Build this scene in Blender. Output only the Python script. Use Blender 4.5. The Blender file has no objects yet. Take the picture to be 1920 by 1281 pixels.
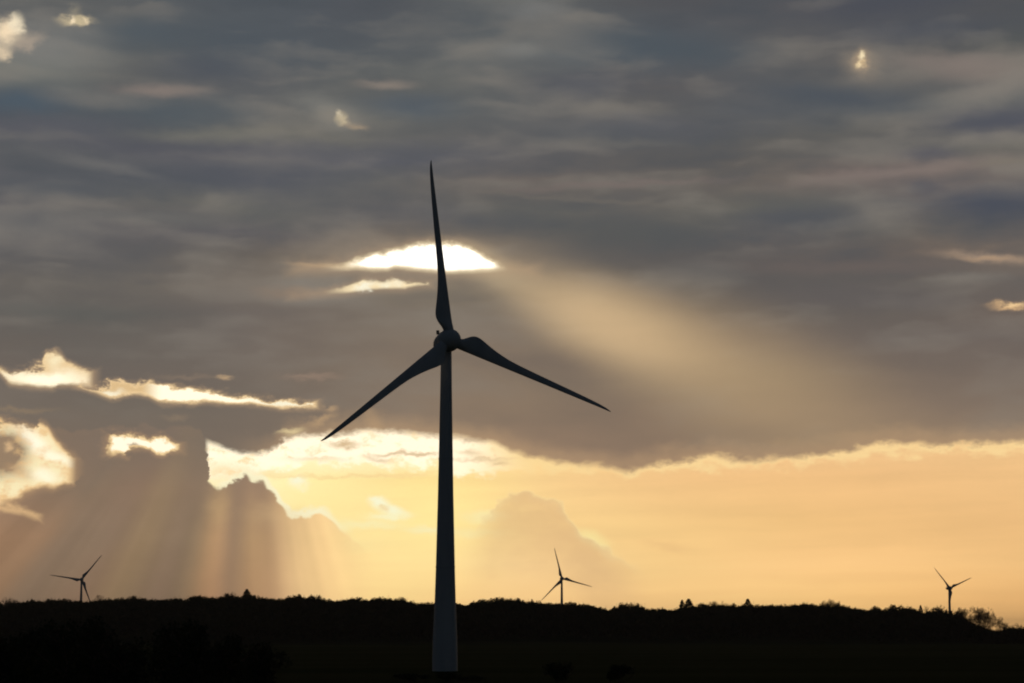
import bpy, bmesh, math, random
import numpy as np
from mathutils import Vector, Matrix

scene = bpy.context.scene
R = math.radians

# ------------------------------------------------------------------ camera
FOCAL_PX = 4032.0                       # focal length in units of a 1920 wide frame
EYE = 8.05                              # eye height above the fields, on a low rise
PITCH = math.atan((1181 - 640.5) / FOCAL_PX)
cam_d = bpy.data.cameras.new("camera")
cam = bpy.data.objects.new("camera", cam_d)
scene.collection.objects.link(cam)
cam_d.sensor_width = 36.0
cam_d.lens = 36.0 * FOCAL_PX / 1920.0
cam_d.clip_start = 0.5
cam_d.clip_end = 80000
cam.location = (0, 0, EYE)
cam.rotation_euler = (R(90) + PITCH, 0, 0)
scene.camera = cam

scene.render.engine = 'CYCLES'
scene.cycles.filter_width = 2.0
scene.cycles.use_adaptive_sampling = True
scene.cycles.adaptive_threshold = 0.012
scene.cycles.adaptive_min_samples = 16
scene.cycles.max_bounces = 4
scene.cycles.volume_bounces = 0
scene.view_settings.view_transform = 'Standard'
scene.view_settings.look = 'None'
scene.view_settings.exposure = 0.0
scene.view_settings.gamma = 1.0
scene.view_settings.use_curve_mapping = False

# ------------------------------------------------------------------ sky
SUN_AZ, SUN_EL = R(-2.3), R(9.9)

world = bpy.data.worlds.new("World")
scene.world = world
world.use_nodes = True
NT = world.node_tree
NT.nodes.clear()
LK = NT.links


def lin(c):
    return tuple(((v / 255) / 12.92 if v / 255 <= 0.04045 else ((v / 255 + 0.055) / 1.055) ** 2.4) for v in c)


def put(sock, v):
    if isinstance(v, F):
        LK.new(v.s, sock)
    elif hasattr(v, 'is_output'):
        LK.new(v, sock)
    else:
        sock.default_value = v


class F:
    def __init__(self, s): self.s = s
    def _m(self, op, *a):
        n = NT.nodes.new('ShaderNodeMath'); n.operation = op
        for i, v in enumerate(a): put(n.inputs[i], v)
        return F(n.outputs[0])
    def __add__(self, o): return self._m('ADD', self, o)
    __radd__ = __add__
    def __sub__(self, o): return self._m('SUBTRACT', self, o)
    def __rsub__(self, o): return self._m('SUBTRACT', o, self)
    def __mul__(self, o): return self._m('MULTIPLY', self, o)
    __rmul__ = __mul__
    def __truediv__(self, o): return self._m('DIVIDE', self, o)
    def __rtruediv__(self, o): return self._m('DIVIDE', o, self)
    def mn(self, o): return self._m('MINIMUM', self, o)
    def mx(self, o): return self._m('MAXIMUM', self, o)
    def atan2(self, o): return self._m('ARCTAN2', self, o)
    def pw(self, o): return self._m('POWER', self, o)


def sstep(x, a, b, lo=0.0, hi=1.0, kind='SMOOTHSTEP'):
    n = NT.nodes.new('ShaderNodeMapRange'); n.interpolation_type = kind; n.clamp = False     # the smooth kinds stay in range by themselves
    put(n.inputs[0], x)
    n.inputs[1].default_value = a; n.inputs[2].default_value = b
    n.inputs[3].default_value = lo; n.inputs[4].default_value = hi
    return F(n.outputs[0])


def xyz(x, y, z=0.0):
    n = NT.nodes.new('ShaderNodeCombineXYZ')
    put(n.inputs[0], x); put(n.inputs[1], y); put(n.inputs[2], z)
    return n.outputs[0]


def madd(a, k, c):
    n = NT.nodes.new('ShaderNodeMath'); n.operation = 'MULTIPLY_ADD'
    put(n.inputs[0], a); put(n.inputs[1], k); put(n.inputs[2], c)
    return F(n.outputs[0])


def noise(vec, scale=(1, 1, 1), seed=0.0, detail=3.0, rough=0.5, dist=0.0):
    n = NT.nodes.new('ShaderNodeTexNoise')
    w = xyz(*(madd(c, k, seed * o) if isinstance(c, F) else c for c, k, o in zip(vec + (seed,), scale, (3.7, 1.9, 1.0))))
    LK.new(w, n.inputs['Vector'])
    n.inputs['Scale'].default_value = 1.0
    n.inputs['Detail'].default_value = detail
    n.inputs['Roughness'].default_value = rough
    n.inputs['Distortion'].default_value = dist
    return F(n.outputs[0])


def mixc(f, a, b, blend='MIX'):
    n = NT.nodes.new('ShaderNodeMix'); n.data_type = 'RGBA'; n.blend_type = blend
    n.clamp_factor = True
    put(n.inputs[0], f)
    for k, v in ((6, a), (7, b)):
        if isinstance(v, tuple): n.inputs[k].default_value = (*v[:3], 1)
        else: put(n.inputs[k], v)
    return n.outputs[2]


def mulc(c, f):
    n = NT.nodes.new('ShaderNodeHueSaturation')
    put(n.inputs['Color'], c); put(n.inputs['Value'], f)
    return n.outputs[0]


def P(x, y):
    """A sighting of the sky -> (azimuth, elevation) in units of 1/70.37 degree about due ahead and the horizon."""
    u = 640.5 - y; v = x - 960.0
    dy = FOCAL_PX * math.cos(PITCH) - u * math.sin(PITCH)
    dz = FOCAL_PX * math.sin(PITCH) + u * math.cos(PITCH)
    az = math.degrees(math.atan2(v, dy)); el = math.degrees(math.atan2(dz, math.hypot(v, dy)))
    return 960 + az * 70.37, 1181 - el * 70.37


tc = NT.nodes.new('ShaderNodeTexCoord')
sp = NT.nodes.new('ShaderNodeSeparateXYZ')
LK.new(tc.outputs['Generated'], sp.inputs[0])
DX, DY, DZ = (F(sp.outputs[i]) for i in range(3))
_as = NT.nodes.new('ShaderNodeMath'); _as.operation = 'ARCSINE'
LK.new(DZ.s, _as.inputs[0])
AZ = DX.atan2(DY)
X = AZ * FOCAL_PX + 960.0
Y = 1181.0 - F(_as.outputs[0]) * FOCAL_PX
V = (X, Y)

# shared turbulence
nA = noise(V, (1 / 190, 1 / 84, 1), 1.3, 4.0, 0.5)           # broad
nB = noise(V, (1 / 60, 1 / 34, 1), 5.1, 5.0, 0.6)             # ragged edges
nC = noise(V, (1 / 300, 1 / 84, 1), 9.7, 3.0, 0.45, 0.25)       # flat streaks
nD = noise(V, (1 / 26, 1 / 18, 1), 14.2, 5.0, 0.68)            # fine curls
nR = noise((X + (nA - 0.5) * 120.0, Y + (nA - 0.5) * 70.0), (1 / 230, 1 / 54, 1), 21.5, 2.2, 0.42)     # ripples
nS = noise((X + (nA - 0.5) * 80.0, Y + (nA - 0.5) * 26.0 + (X - 960.0) * 0.03), (1 / 420, 1 / 24, 1), 31.0, 3.0, 0.5)
_vo = NT.nodes.new('ShaderNodeTexVoronoi'); _vo.feature = 'SMOOTH_F1'
LK.new(xyz(X * (1 / 30) + nB * 0.5, Y * (1 / 26), 2.2), _vo.inputs['Vector'])
_vo.inputs['Scale'].default_value = 1.0; _vo.inputs['Smoothness'].default_value = 0.25
BIL = 0.5 - F(_vo.outputs['Distance'])
rx, ry = P(470, 545)
XR = rx + (X - rx) * (1110.0 - ry) / (Y - ry).mx(120.0)
ray = noise((XR, Y, F(X.s)), (1 / 62, 1 / 2500, 0), 6.4, 2.0, 0.5)
nZ = noise((DX, DY, DZ), (3, 3, 7), 3.3, 4.0, 0.55)
# every mask below is taken after all the noises (keeps the node program compact)
_t = (nR + nS + BIL + ray + nZ) * 1e-6
X = X + _t; Y = Y + _t; nA = nA + _t; nB = nB + _t; nC = nC + _t; nD = nD + _t
V = (X, Y)
XR = XR + _t
WX = X + (nA - 0.5) * 90.0 + (nB - 0.5) * 34.0
WY = Y + (nC - 0.5) * 60.0 + (nB - 0.5) * 22.0
WV = (WX, WY)
BV = (X + (nA - 0.5) * 80.0 + (nB - 0.5) * 30.0, Y + (nC - 0.5) * 30.0 + (nB - 0.5) * 24.0)
EX = X + (nB - 0.5) * 24.0 + (nD - 0.5) * 26.0
EY = Y + (nB - 0.5) * 28.0 + (nD - 0.5) * 24.0
EV = (EX, EY)


GLO, GHI = -260.0, 2180.0


def grid(rows, xs, ys):
    """colour field: rows of (y, [(x, sRGB), ...]), blended between"""
    fac = sstep(xs, GLO, GHI, kind='LINEAR')
    c = None; py = None
    for y, stops in rows:
        n = NT.nodes.new('ShaderNodeValToRGB')
        cr = n.color_ramp; cr.interpolation = 'CARDINAL'
        LK.new(fac.s, n.inputs[0])
        pts = sorted(((P(x, y)[0] - GLO) / (GHI - GLO), lin(col)) for x, col in stops)
        while len(cr.elements) < len(pts): cr.elements.new(0.5)
        for e, (p, col) in zip(list(cr.elements), pts):
            e.position = p
        for e, (p, col) in zip(cr.elements, pts):
            e.color = (*col, 1)
        Yr = P(960, y)[1]
        c = n.outputs[0] if c is None else mixc(sstep(ys, py, Yr, kind='LINEAR'), c, n.outputs[0])
        py = Yr
    return c


def curve(xs, pts, auto=False):
    """y as a piecewise function of x along the sky"""
    q = sorted(P(*p) for p in pts)
    x0, x1 = q[0][0], q[-1][0]
    y0, y1 = min(p[1] for p in q), max(p[1] for p in q) + 1e-3
    fac = madd(xs, 1.0 / (x1 - x0), -x0 / (x1 - x0)).mx(0.0).mn(1.0)
    n = NT.nodes.new('ShaderNodeFloatCurve')
    cm = n.mapping; cu = cm.curves[0]
    nor = [((a - x0) / (x1 - x0), (b - y0) / (y1 - y0)) for a, b in q]
    cu.points[0].location = nor[0]; cu.points[1].location = nor[-1]
    for a, b in nor[1:-1]: cu.points.new(a, b)
    for p in cu.points: p.handle_type = 'AUTO' if auto else 'VECTOR'
    cm.update()
    LK.new(fac.s, n.inputs['Value'])
    return F(n.outputs[0]) * (y1 - y0) + y0


def blob(vec, x, y, sx, sy, rot=0.0, inner=0.0):
    """soft elliptical patch at a sighted place of the sky"""
    cx, cy = P(x, y)
    c, s = math.cos(R(rot)), math.sin(R(rot))
    u = madd(vec[0], c / sx, madd(vec[1], s / sx, -(cx * c + cy * s) / sx))
    v = madd(vec[0], -s / sy, madd(vec[1], c / sy, (cx * s - cy * c) / sy))
    k = 1.0 / (3.3 - inner * inner)
    f = madd(madd(u, u, v * v), -k, 3.3 * k).mx(0.0)
    if inner: f = f.mn(1.0)
    return f * f * f


XS = (0, 240, 480, 720, 960, 1200, 1440, 1680, 1920)


def row(y, *cols): return (y, list(zip(XS, cols)))


# --- the grey cloud deck
DECK = [
    row(0, (88, 88, 88), (90, 92, 95), (82, 88, 95), (82, 84, 90), (98, 100, 100), (82, 82, 86), (80, 80, 86), (76, 77, 86), (78, 76, 82)),
    row(100, (118, 118, 116), (98, 100, 100), (82, 88, 95), (88, 92, 96), (108, 109, 108), (82, 90, 98), (92, 92, 94), (92, 90, 90), (84, 86, 86)),
    row(160, (115, 118, 112), (112, 110, 106), (90, 92, 96), (108, 108, 104), (92, 94, 96), (92, 90, 92), (92, 92, 94), (110, 106, 102), (128, 120, 112)),
    row(210, (84, 92, 100), (90, 96, 99), (98, 99, 100), (110, 110, 106), (94, 96, 98), (95, 94, 94), (90, 93, 98), (108, 108, 106), (108, 108, 106)),
    row(260, (90, 90, 98), (96, 96, 99), (112, 110, 104), (110, 108, 104), (94, 94, 96), (92, 92, 94), (94, 93, 92), (98, 97, 96), (88, 88, 98)),
    row(300, (92, 94, 98), (98, 98, 102), (92, 92, 99), (90, 92, 100), (92, 92, 96), (92, 90, 90), (95, 92, 90), (104, 102, 100), (105, 103, 98)),
    row(340, (90, 92, 98), (86, 90, 96), (92, 94, 100), (98, 98, 98), (108, 101, 97), (102, 97, 94), (106, 99, 94), (120, 107, 102), (120, 112, 106)),
    row(390, (94, 94, 98), (102, 101, 99), (103, 103, 100), (97, 96, 97), (97, 97, 94), (99, 97, 94), (98, 98, 94), (98, 97, 98), (82, 84, 92)),
    row(440, (94, 94, 98), (94, 93, 96), (94, 93, 96), (100, 96, 93), (102, 98, 93), (90, 90, 88), (90, 90, 92), (96, 94, 92), (110, 101, 96)),
    row(490, (92, 92, 94), (94, 93, 94), (104, 98, 92), (118, 108, 98), (108, 102, 95), (95, 91, 88), (96, 90, 88), (106, 96, 90), (128, 112, 98)),
    row(540, (102, 98, 94), (108, 103, 97), (120, 110, 100), (130, 120, 106), (124, 114, 100), (100, 95, 90), (98, 92, 88), (98, 93, 90), (104, 98, 94)),
    row(590, (98, 95, 92), (99, 96, 92), (112, 104, 98), (125, 114, 102), (128, 116, 102), (112, 103, 93), (102, 95, 90), (102, 95, 90), (114, 101, 92)),
    row(650, (104, 98, 92), (106, 100, 94), (116, 106, 98), (130, 116, 102), (136, 119, 102), (130, 114, 98), (118, 106, 96), (110, 100, 94), (112, 102, 96)),
    row(710, (112, 102, 94), (112, 103, 95), (120, 108, 97), (134, 118, 102), (140, 122, 103), (138, 120, 101), (134, 118, 100), (126, 111, 98), (124, 110, 99)),
    row(770, (122, 110, 98), (118, 108, 97), (122, 110, 98), (140, 122, 104), (148, 126, 104), (142, 121, 101), (148, 126, 104), (142, 122, 104), (134, 117, 102)),
    row(830, (132, 114, 98), (126, 112, 98), (132, 116, 100), (150, 128, 106), (156, 130, 106), (148, 124, 102), (150, 127, 103), (154, 130, 106), (150, 128, 106)),
    row(890, (134, 115, 98), (130, 114, 98), (134, 117, 100), (154, 130, 106), (158, 131, 106), (152, 126, 103), (152, 127, 104), (156, 131, 106), (152, 129, 106)),
]
deck = grid(DECK, WX, WY)
# lighter, warmer folds and darker, bluer folds
amp = sstep(Y, 480, 820, 1.0, 0.4)
fold = (nC - 0.5) * 0.95 + (nA - 0.5) * 0.55 + (sstep(nR, 0.32, 0.68) - 0.5) * 0.36 + (nB - 0.5) * 0.20 + 0.015
deck = mixc(0.22, deck, mixc(sstep(Y, 60, 520), lin((94, 96, 95)), lin((108, 100, 93))))
deck = mixc(((fold * 1.35).mx(0.0) * amp).mn(0.85), deck, lin((140, 133, 123)))
deck = mixc(((fold * -1.65).mx(0.0) * amp).mn(0.85), deck, mixc(sstep(Y, 420, 760), lin((75, 80, 86)), lin((114, 101, 91))))

BLUE = (74, 84, 94); DARK = (76, 80, 88); LIGHT = (128, 122, 114); WARM = (140, 120, 106)
DECK_BLOBS = [
    # x, y, sx, sy, rot, colour, strength
    (265, 62, 95, 26, 0, (76, 88, 98), .75), (430, 85, 120, 40, 8, BLUE, .6), (380, 125, 80, 22, 0, (78, 84, 94), .7),
    (40, 190, 85, 17, 0, (74, 90, 104), .9), (330, 212, 150, 24, 0, (80, 90, 98), .8), (110, 235, 130, 22, 0, (84, 88, 98), .6),
    (270, 275, 170, 15, 0, (82, 84, 94), .7), (450, 325, 200, 22, 0, (80, 84, 94), .7), (110, 352, 140, 20, 0, (80, 86, 94), .7),
    (70, 420, 120, 22, 0, (84, 88, 94), .5), (120, 585, 200, 14, 0, (92, 92, 88), .6), (770, 198, 100, 20, 0, (82, 92, 102), .85),
    (860, 45, 200, 34, 0, (76, 84, 92), .5), (1240, 88, 170, 26, 4, (76, 86, 95), .9), (1090, 162, 90, 24, 0, (82, 86, 96), .7),
    (1560, 178, 150, 20, 8, (76, 84, 94), .9), (1200, 240, 150, 20, 0, (84, 88, 98), .6), (1090, 255, 120, 20, 0, (86, 90, 94), .5),
    (1740, 55, 160, 24, 0, (72, 78, 90), .8), (1860, 228, 90, 18, 0, (78, 82, 94), .8), (1740, 292, 60, 12, 0, (86, 86, 96), .8),
    (1870, 378, 95, 24, 6, (72, 78, 92), .9), (1500, 408, 110, 18, 0, (80, 84, 92), .75), (1730, 352, 30, 10, 0, (82, 84, 94), .6),
    (1180, 435, 160, 28, 0, (86, 88, 88), .6), (1320, 500, 260, 30, 8, (90, 88, 88), .6), (620, 285, 190, 16, 0, (82, 85, 96), .6),
    (800, 405, 150, 20, 0, (92, 92, 96), .5), (1640, 560, 190, 20, 4, (98, 92, 92), .5), (1660, 8, 140, 22, 0, (72, 76, 88), .7),
    (300, 168, 80, 11, 0, (140, 124, 114), .8), (190, 185, 90, 14, 0, LIGHT, .5), (380, 255, 130, 13, 0, (118, 116, 106), .6),
    (720, 157, 50, 8, 0, (148, 132, 118), .7), (610, 208, 55, 22, 20, (128, 126, 118), .8), (1010, 25, 60, 14, 0, (118, 118, 116), .7),
    (985, 92, 40, 12, 0, (124, 124, 120), .6), (1800, 122, 110, 20, 6, (132, 118, 110), .8), (1870, 165, 80, 20, -12, (134, 126, 116), .8),
    (1680, 325, 190, 10, -4, (134, 118, 110), .7), (1160, 346, 200, 5, -3, (122, 108, 102), .7), (1080, 372, 190, 4, 4, (116, 108, 98), .5),
    (200, 310, 90, 8, 8, (112, 110, 108), .6), (260, 408, 120, 10, 0, (110, 108, 104), .6), (1900, 305, 60, 6, -3, (128, 118, 104), .6),
    (1850, 484, 90, 8, 5, (182, 150, 120), .8), (1600, 500, 200, 12, 2, (112, 98, 92), .5), (1160, 268, 90, 7, 0, (112, 108, 102), .5),
    (100, 95, 90, 40, 0, (128, 128, 124), .5),
]
for x, y, sx, sy, rot, col, st in DECK_BLOBS:
    deck = mixc(blob(BV, x, y, sx * 1.05, sy * 1.15, rot) * (st * 0.95), deck, lin(tuple(c + (sum(col) / 3 - c) * 0.22 for c in col)))

# --- the clear strip of lit air under the deck
BX = (0, 420, 560, 700, 850, 1000, 1200, 1500, 1920)


def brow(y, *cols): return (y, list(zip(BX, cols)))


BAND = [
    brow(820, (255, 230, 170), (255, 246, 205), (255, 248, 212), (255, 246, 205), (255, 238, 185), (254, 218, 152), (248, 208, 146), (244, 199, 143), (244, 198, 140)),
    brow(900, (255, 230, 170), (255, 240, 190), (255, 238, 172), (255, 228, 156), (255, 224, 150), (252, 213, 147), (244, 199, 138), (241, 193, 133), (240, 193, 134)),
    brow(980, (255, 225, 160), (255, 236, 178), (255, 232, 162), (255, 230, 158), (255, 230, 154), (252, 215, 146), (249, 207, 140), (244, 197, 132), (238, 190, 129)),
    brow(1060, (235, 195, 140), (240, 205, 150), (248, 212, 150), (255, 222, 152), (255, 222, 152), (250, 210, 148), (252, 210, 142), (254, 205, 138), (244, 195, 130)),
    brow(1125, (200, 160, 118), (225, 185, 135), (247, 204, 143), (255, 217, 146), (255, 212, 142), (252, 207, 141), (248, 202, 135), (249, 201, 131), (238, 184, 118)),
    brow(1200, (190, 150, 110), (215, 175, 130), (240, 198, 138), (252, 210, 140), (252, 206, 136), (248, 200, 135), (245, 196, 130), (244, 195, 126), (232, 178, 112)),
]
band = grid(BAND, X + (nA - 0.5) * 60.0, Y + (nC - 0.5) * 30.0)
band = mulc(band, (1.0 + (nC - 0.5) * 0.16 + (nA - 0.5) * 0.08 + (nS - 0.5) * 0.16) * sstep(Y, 960, 1160, 1.0, 1.085) * sstep(X, 760, 1060, 1.06, 1.02))
for x, y, sx, sy, rot, col, st in [
    (712, 944, 17, 11, 10, (255, 252, 216), .95), (736, 957, 30, 9, 18, (255, 252, 214), .95), (728, 967, 40, 7, 0, (255, 250, 205), .8), (722, 954, 9, 5, 0, (246, 214, 150), .6), (690, 984, 60, 9, 0, (255, 244, 188), .7),
    (800, 994, 40, 7, 0, (255, 244, 190), .8), (640, 980, 34, 10, 0, (255, 240, 180), .5), (905, 968, 40, 12, 0, (255, 240, 180), .7),
    (880, 1000, 60, 9, 0, (255, 238, 175), .55), (560, 905, 16, 12, 0, (255, 252, 220), .9), (1112, 1012, 34, 14, 25, (255, 232, 160), .85),
    (1250, 1023, 46, 9, 6, (236, 190, 130), .45), (660, 1020, 60, 14, 0, (255, 232, 165), .4), (660, 893, 190, 4, -1, (250, 215, 150), .6),
]:
    band = mixc(blob(EV, x, y, sx, sy, rot) * st, band, lin(col))
# the soft cumulus low in the middle, rim lit
cT = curve(EX, [(800, 1050), (840, 1015), (862, 1002), (885, 988), (905, 974), (922, 962), (932, 942), (942, 933), (955, 928), (970, 925), (988, 923), (1008, 926), (1024, 930),
                (1040, 937), (1054, 948), (1066, 963), (1078, 978), (1090, 993), (1112, 1011), (1140, 1029), (1180, 1052), (1260, 1110)])
dC = EY - cT + BIL * 22.0
inx = sstep(X, 860, 965) * sstep(X, 1110, 1230, 1, 0)
band = mixc(sstep(dC, -5, 4) * sstep(dC, 4, 24, 1, 0) * inx * 0.4 * sstep(nA, .35, .65, .4, 1), band, lin((255, 236, 178)))
band = mixc(sstep(dC, -3, 9) * sstep(dC, 40, 190, 1, 0) * inx * 0.60 * sstep(nB, .25, .6, .7, 1), band, lin((224, 182, 132)))

bank = curve(EX, [(340, 800), (392, 832), (420, 841), (450, 850), (480, 854), (505, 846), (524, 834), (534, 822), (560, 818), (600, 816), (650, 812), (700, 808),
                  (740, 809), (780, 815), (820, 818), (870, 823), (920, 830), (960, 845), (1000, 858), (1050, 867), (1100, 873), (1170, 882),
                  (1250, 869), (1330, 856), (1400, 862), (1490, 858), (1560, 850), (1600, 840), (1660, 829), (1750, 835), (1850, 832), (1960, 826), (2100, 815)])
dB = EY - bank
# white hot fringe below the deck
hot = sstep(X, 860, 1010, 1, 0)
warmr = sstep(X, 820, 1050)
low = curve(X, [(380, 905), (450, 905), (520, 880), (580, 868), (700, 866), (790, 880), (860, 884), (960, 886), (1060, 888), (1180, 893), (1300, 880), (1450, 874), (1600, 866), (1750, 848), (1960, 845)])
dL = Y + (nB - 0.5) * 60.0 + (nD - 0.5) * 48.0 + (nA - 0.5) * 36.0 - low
fringe = sstep(dL, -14, 8, 1, 0)
band = mixc(fringe * hot * 0.9, band, (1.25, 1.1, 0.82))
band = mixc(fringe * hot * sstep(nB * 0.5 + nD * 0.7, 0.60, 0.78) * 0.75, band, lin((250, 216, 156)))
band = mixc(fringe * warmr * 0.75, band, lin((255, 222, 158)))
band = mixc(blob(EV, 428, 890, 52, 24, 0, 0.3) * sstep(nB + nD * 0.6, 0.62, 0.95, 0.85, 0.15), band, lin((250, 212, 148)))
band = mixc(blob(EV, 500, 890, 60, 9, -6) * 0.5, band, lin((253, 224, 165)))
# grey shreds hanging in the fringe
for x, y, sx, sy, rot, st in [(645, 833, 30, 7, 0, .8), (735, 850, 45, 5, -4, .7), (710, 862, 30, 4, 10, .55), (790, 849, 34, 5, 4, .75),
                              (880, 848, 26, 6, 10, .5), (900, 860, 60, 4, 0, .5), (595, 860, 60, 5, 0, .35), (935, 868, 20, 4, 0, .5)]:
    band = mixc(blob(EV, x, y, sx, sy, rot) * st, band, lin((205, 168, 120)))

sky = mixc(sstep(dB, -9, 7) * sstep(X, 384, 397), deck, band)
glow = sstep(dB, -46, 0) * sstep(dB, 0, 8, 1, 0) * sstep(X, 420, 560)
sky = mixc(glow * 0.33, sky, lin((214, 174, 128)))

# --- the shaft of light from the gap in the deck
bx, by = P(800, 440)
ang = (Y - by).atan2(X - bx)
dist = ((X - bx) * (X - bx) + (Y - by) * (Y - by)).pw(0.5)
shaft = sstep(ang, R(7.5), R(27)) * sstep(ang, R(24), R(44), 1, 0)
near = sstep(dist, 80, 210) * sstep(dist, 380, 900, 1.0, 0.0)
core = blob(V, 1150, 608, 185, 66, 20)
above = sstep(dB, -30, 0, 1, 0)
sky = mixc(shaft * near * above * 0.23 * (0.4 + nA * 0.7 + nR * 0.5), sky, lin((212, 184, 142)))
sky = mixc(core * 0.64 * above * (0.8 + nR * 0.4), sky, lin((230, 196, 150)))
sky = mixc(blob(V, 1400, 705, 300, 100, 22) * 0.36 * above, sky, lin((202, 170, 126)))

# --- the heavy cumulus on the left, with shafts of light fanning down through it
RXS = (-700, -400, 0, 40, 110, 165, 225, 300, 350, 392, 432, 470, 520, 560, 640, 760)


def rrow(y, *cols): return (y, list(zip(RXS, cols)))


CUM = [
    rrow(830, (132, 114, 98), (132, 114, 98), (128, 112, 98), (128, 112, 98), (128, 112, 98), (128, 112, 98), (130, 114, 98), (128, 113, 98), (130, 115, 99), (132, 116, 100), (134, 117, 100), (138, 119, 102), (150, 128, 104), (175, 146, 112), (225, 188, 138), (245, 206, 148)),
    rrow(920, (160, 128, 100), (150, 122, 98), (136, 116, 97), (138, 117, 97), (140, 117, 97), (142, 118, 97), (150, 126, 100), (140, 118, 97), (146, 123, 100), (164, 136, 106), (150, 125, 102), (160, 132, 106), (165, 136, 108), (200, 164, 122), (242, 204, 148), (250, 212, 150)),
    rrow(1010, (180, 138, 104), (168, 130, 100), (158, 126, 98), (142, 118, 96), (138, 116, 95), (140, 117, 95), (152, 127, 98), (138, 116, 94), (152, 127, 99), (188, 150, 111), (156, 128, 101), (185, 150, 111), (192, 156, 116), (226, 188, 136), (247, 208, 146), (252, 214, 150)),
    rrow(1125, (165, 125, 92), (165, 125, 92), (150, 118, 90), (136, 112, 90), (134, 110, 88), (138, 111, 88), (147, 121, 92), (133, 109, 88), (148, 121, 93), (180, 139, 103), (158, 126, 97), (186, 146, 107), (205, 164, 120), (242, 200, 142), (253, 212, 146), (255, 216, 148)),
]
cum = grid(CUM, XR + (nA - 0.5) * 14.0, Y)
cum = mulc(cum, 1.0 + (nB - 0.5) * 0.10 + (nC - 0.5) * 0.10)
cum = mulc(cum, 1.0 + (ray - 0.5) * sstep(Y, 880, 1010) * 0.55)
hump = curve(EX, [(-300, 800), (376, 800), (388, 830), (394, 903), (408, 910), (425, 914), (438, 902), (450, 894), (460, 888), (470, 897), (484, 899), (496, 904),
                  (508, 916), (517, 932), (530, 950), (545, 968), (562, 967), (582, 961), (600, 957), (618, 968), (636, 985), (655, 1000), (690, 1030), (760, 1080)])
dH = EY - hump + BIL * 16.0
fadeX = sstep(X, 545, 660, 1.0, 0.0)
rim = sstep(dH, -15, -3) * sstep(dH, 0, 9, 1, 0) * sstep(X, 400, 425) * sstep(X, 590, 670, 1, 0)
sky = mixc(sstep(dH, -2, 7) * sstep(X, 600, 715, 1, 0), sky, cum)
sky = mixc(rim * 0.95, sky, lin((255, 246, 205)))
sky = mixc(blob(EV, 412, 955, 22, 30, 0) * 0.25, sky, lin((215, 180, 128)))
sky = mixc(blob(EV, 520, 965, 55, 20, 0) * 0.25, sky, lin((225, 190, 140)))

def window(top, bot, x0, x1, xs=None, ys=None, rag=9.0):
    """signed depth inside an opening bounded above and below, and its limits along the sky"""
    xs = EX if xs is None else xs; ys = EY if ys is None else ys
    d = (ys - curve(xs, top)).mn(curve(xs, bot) - ys)
    return d.mn((xs - x0) * 0.6).mn((x1 - xs) * 0.6) + (nD - 0.5) * rag + (nB - 0.5) * rag


def halo(sky, d, wide, col, st):
    return mixc(sstep(d, -wide, wide * 0.35) * st, sky, lin(col))


HOT = (1.2, 1.1, 0.82)
CREAM = lin((255, 238, 190))
PEACH = lin((246, 206, 150))
# bay at the far left
d = window([(-400, 800), (0, 790), (18, 791), (40, 800), (66, 806), (74, 794), (92, 806), (104, 824), (122, 845), (146, 862), (160, 880)],
            [(-400, 990), (0, 945), (30, 934), (45, 924), (62, 920), (84, 912), (100, 914), (120, 908), (138, 904), (146, 880), (160, 876)], -380, 147, rag=16.0)
sky = halo(sky, d, 16.0, (196, 158, 116), 0.55)
bay = mixc(sstep(nB * 0.6 + nD * 0.8, 0.62, 0.90), CREAM, PEACH)
bay = mixc(sstep(d, 2, 13, 0.85, 0.0), bay, PEACH)
bay = mixc(blob(EV, 62, 826, 40, 14, 40) * 1.0, bay, (1.15, 1.05, 0.8))
bay = mixc(blob(EV, 100, 856, 38, 9, 15) * 1.0, bay, (1.1, 1.02, 0.75))
bay = mixc(blob(EV, 80, 890, 26, 12, 10) * 0.9, bay, (1.1, 1.02, 0.75))
bay = mixc(blob(EV, 4, 850, 40, 36, -12, 0.8) * 0.95, bay, lin((146, 121, 98)))
bay = mixc(blob(EV, 14, 836, 9, 8, -40) * 0.7, bay, lin((236, 196, 146)))
bay = mixc(blob(EV, 36, 884, 24, 12, 20) * 0.6, bay, lin((205, 165, 120)))
bay = mixc(blob(EV, -160, 870, 100, 50, 0, 0.3), bay, lin((150, 125, 100)))
bay = mixc(sstep(BIL * 0.5 + nD, 0.52, 0.80, 0.0, 0.5), bay, lin((238, 196, 138)))
bay = mixc(sstep(nB + nD * 0.4, 0.36, 0.56, 0.5, 0.0) * sstep(X, 20, 90, 1, 0.3), bay, lin((196, 158, 116)))
sky = mixc(sstep(d, -5, 7), sky, bay)
d = window([(-300, 945), (0, 946), (30, 944), (50, 955), (70, 968), (120, 980)], [(-300, 960), (0, 958), (40, 962), (70, 975), (120, 990)], -290, 90)
sky = mixc(sstep(d, -8, 6) * 0.65, sky, lin((238, 196, 142)))
# small window beside it
d = window([(200, 818), (222, 818), (262, 818), (280, 824), (318, 826), (330, 834), (345, 842)],
            [(200, 852), (224, 852), (238, 854), (246, 842), (262, 840), (280, 841), (290, 850), (306, 852), (318, 846), (330, 846), (345, 846)], 214, 340)
sky = halo(sky, d, 12.0, (200, 160, 118), 0.5)
m = sstep(d, -3, 3)
sky = mixc(m, sky, mixc(sstep(d, 2, 7), lin((248, 214, 158)), (1.15, 1.05, 0.8)))
sky = mixc(blob(EV, 252, 836, 10, 4, 0) * m * 0.8, sky, lin((170, 138, 105)))
sky = mixc(blob(EV, 207, 850, 5, 7, -30) * 0.5, sky, lin((190, 160, 120)))
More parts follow.
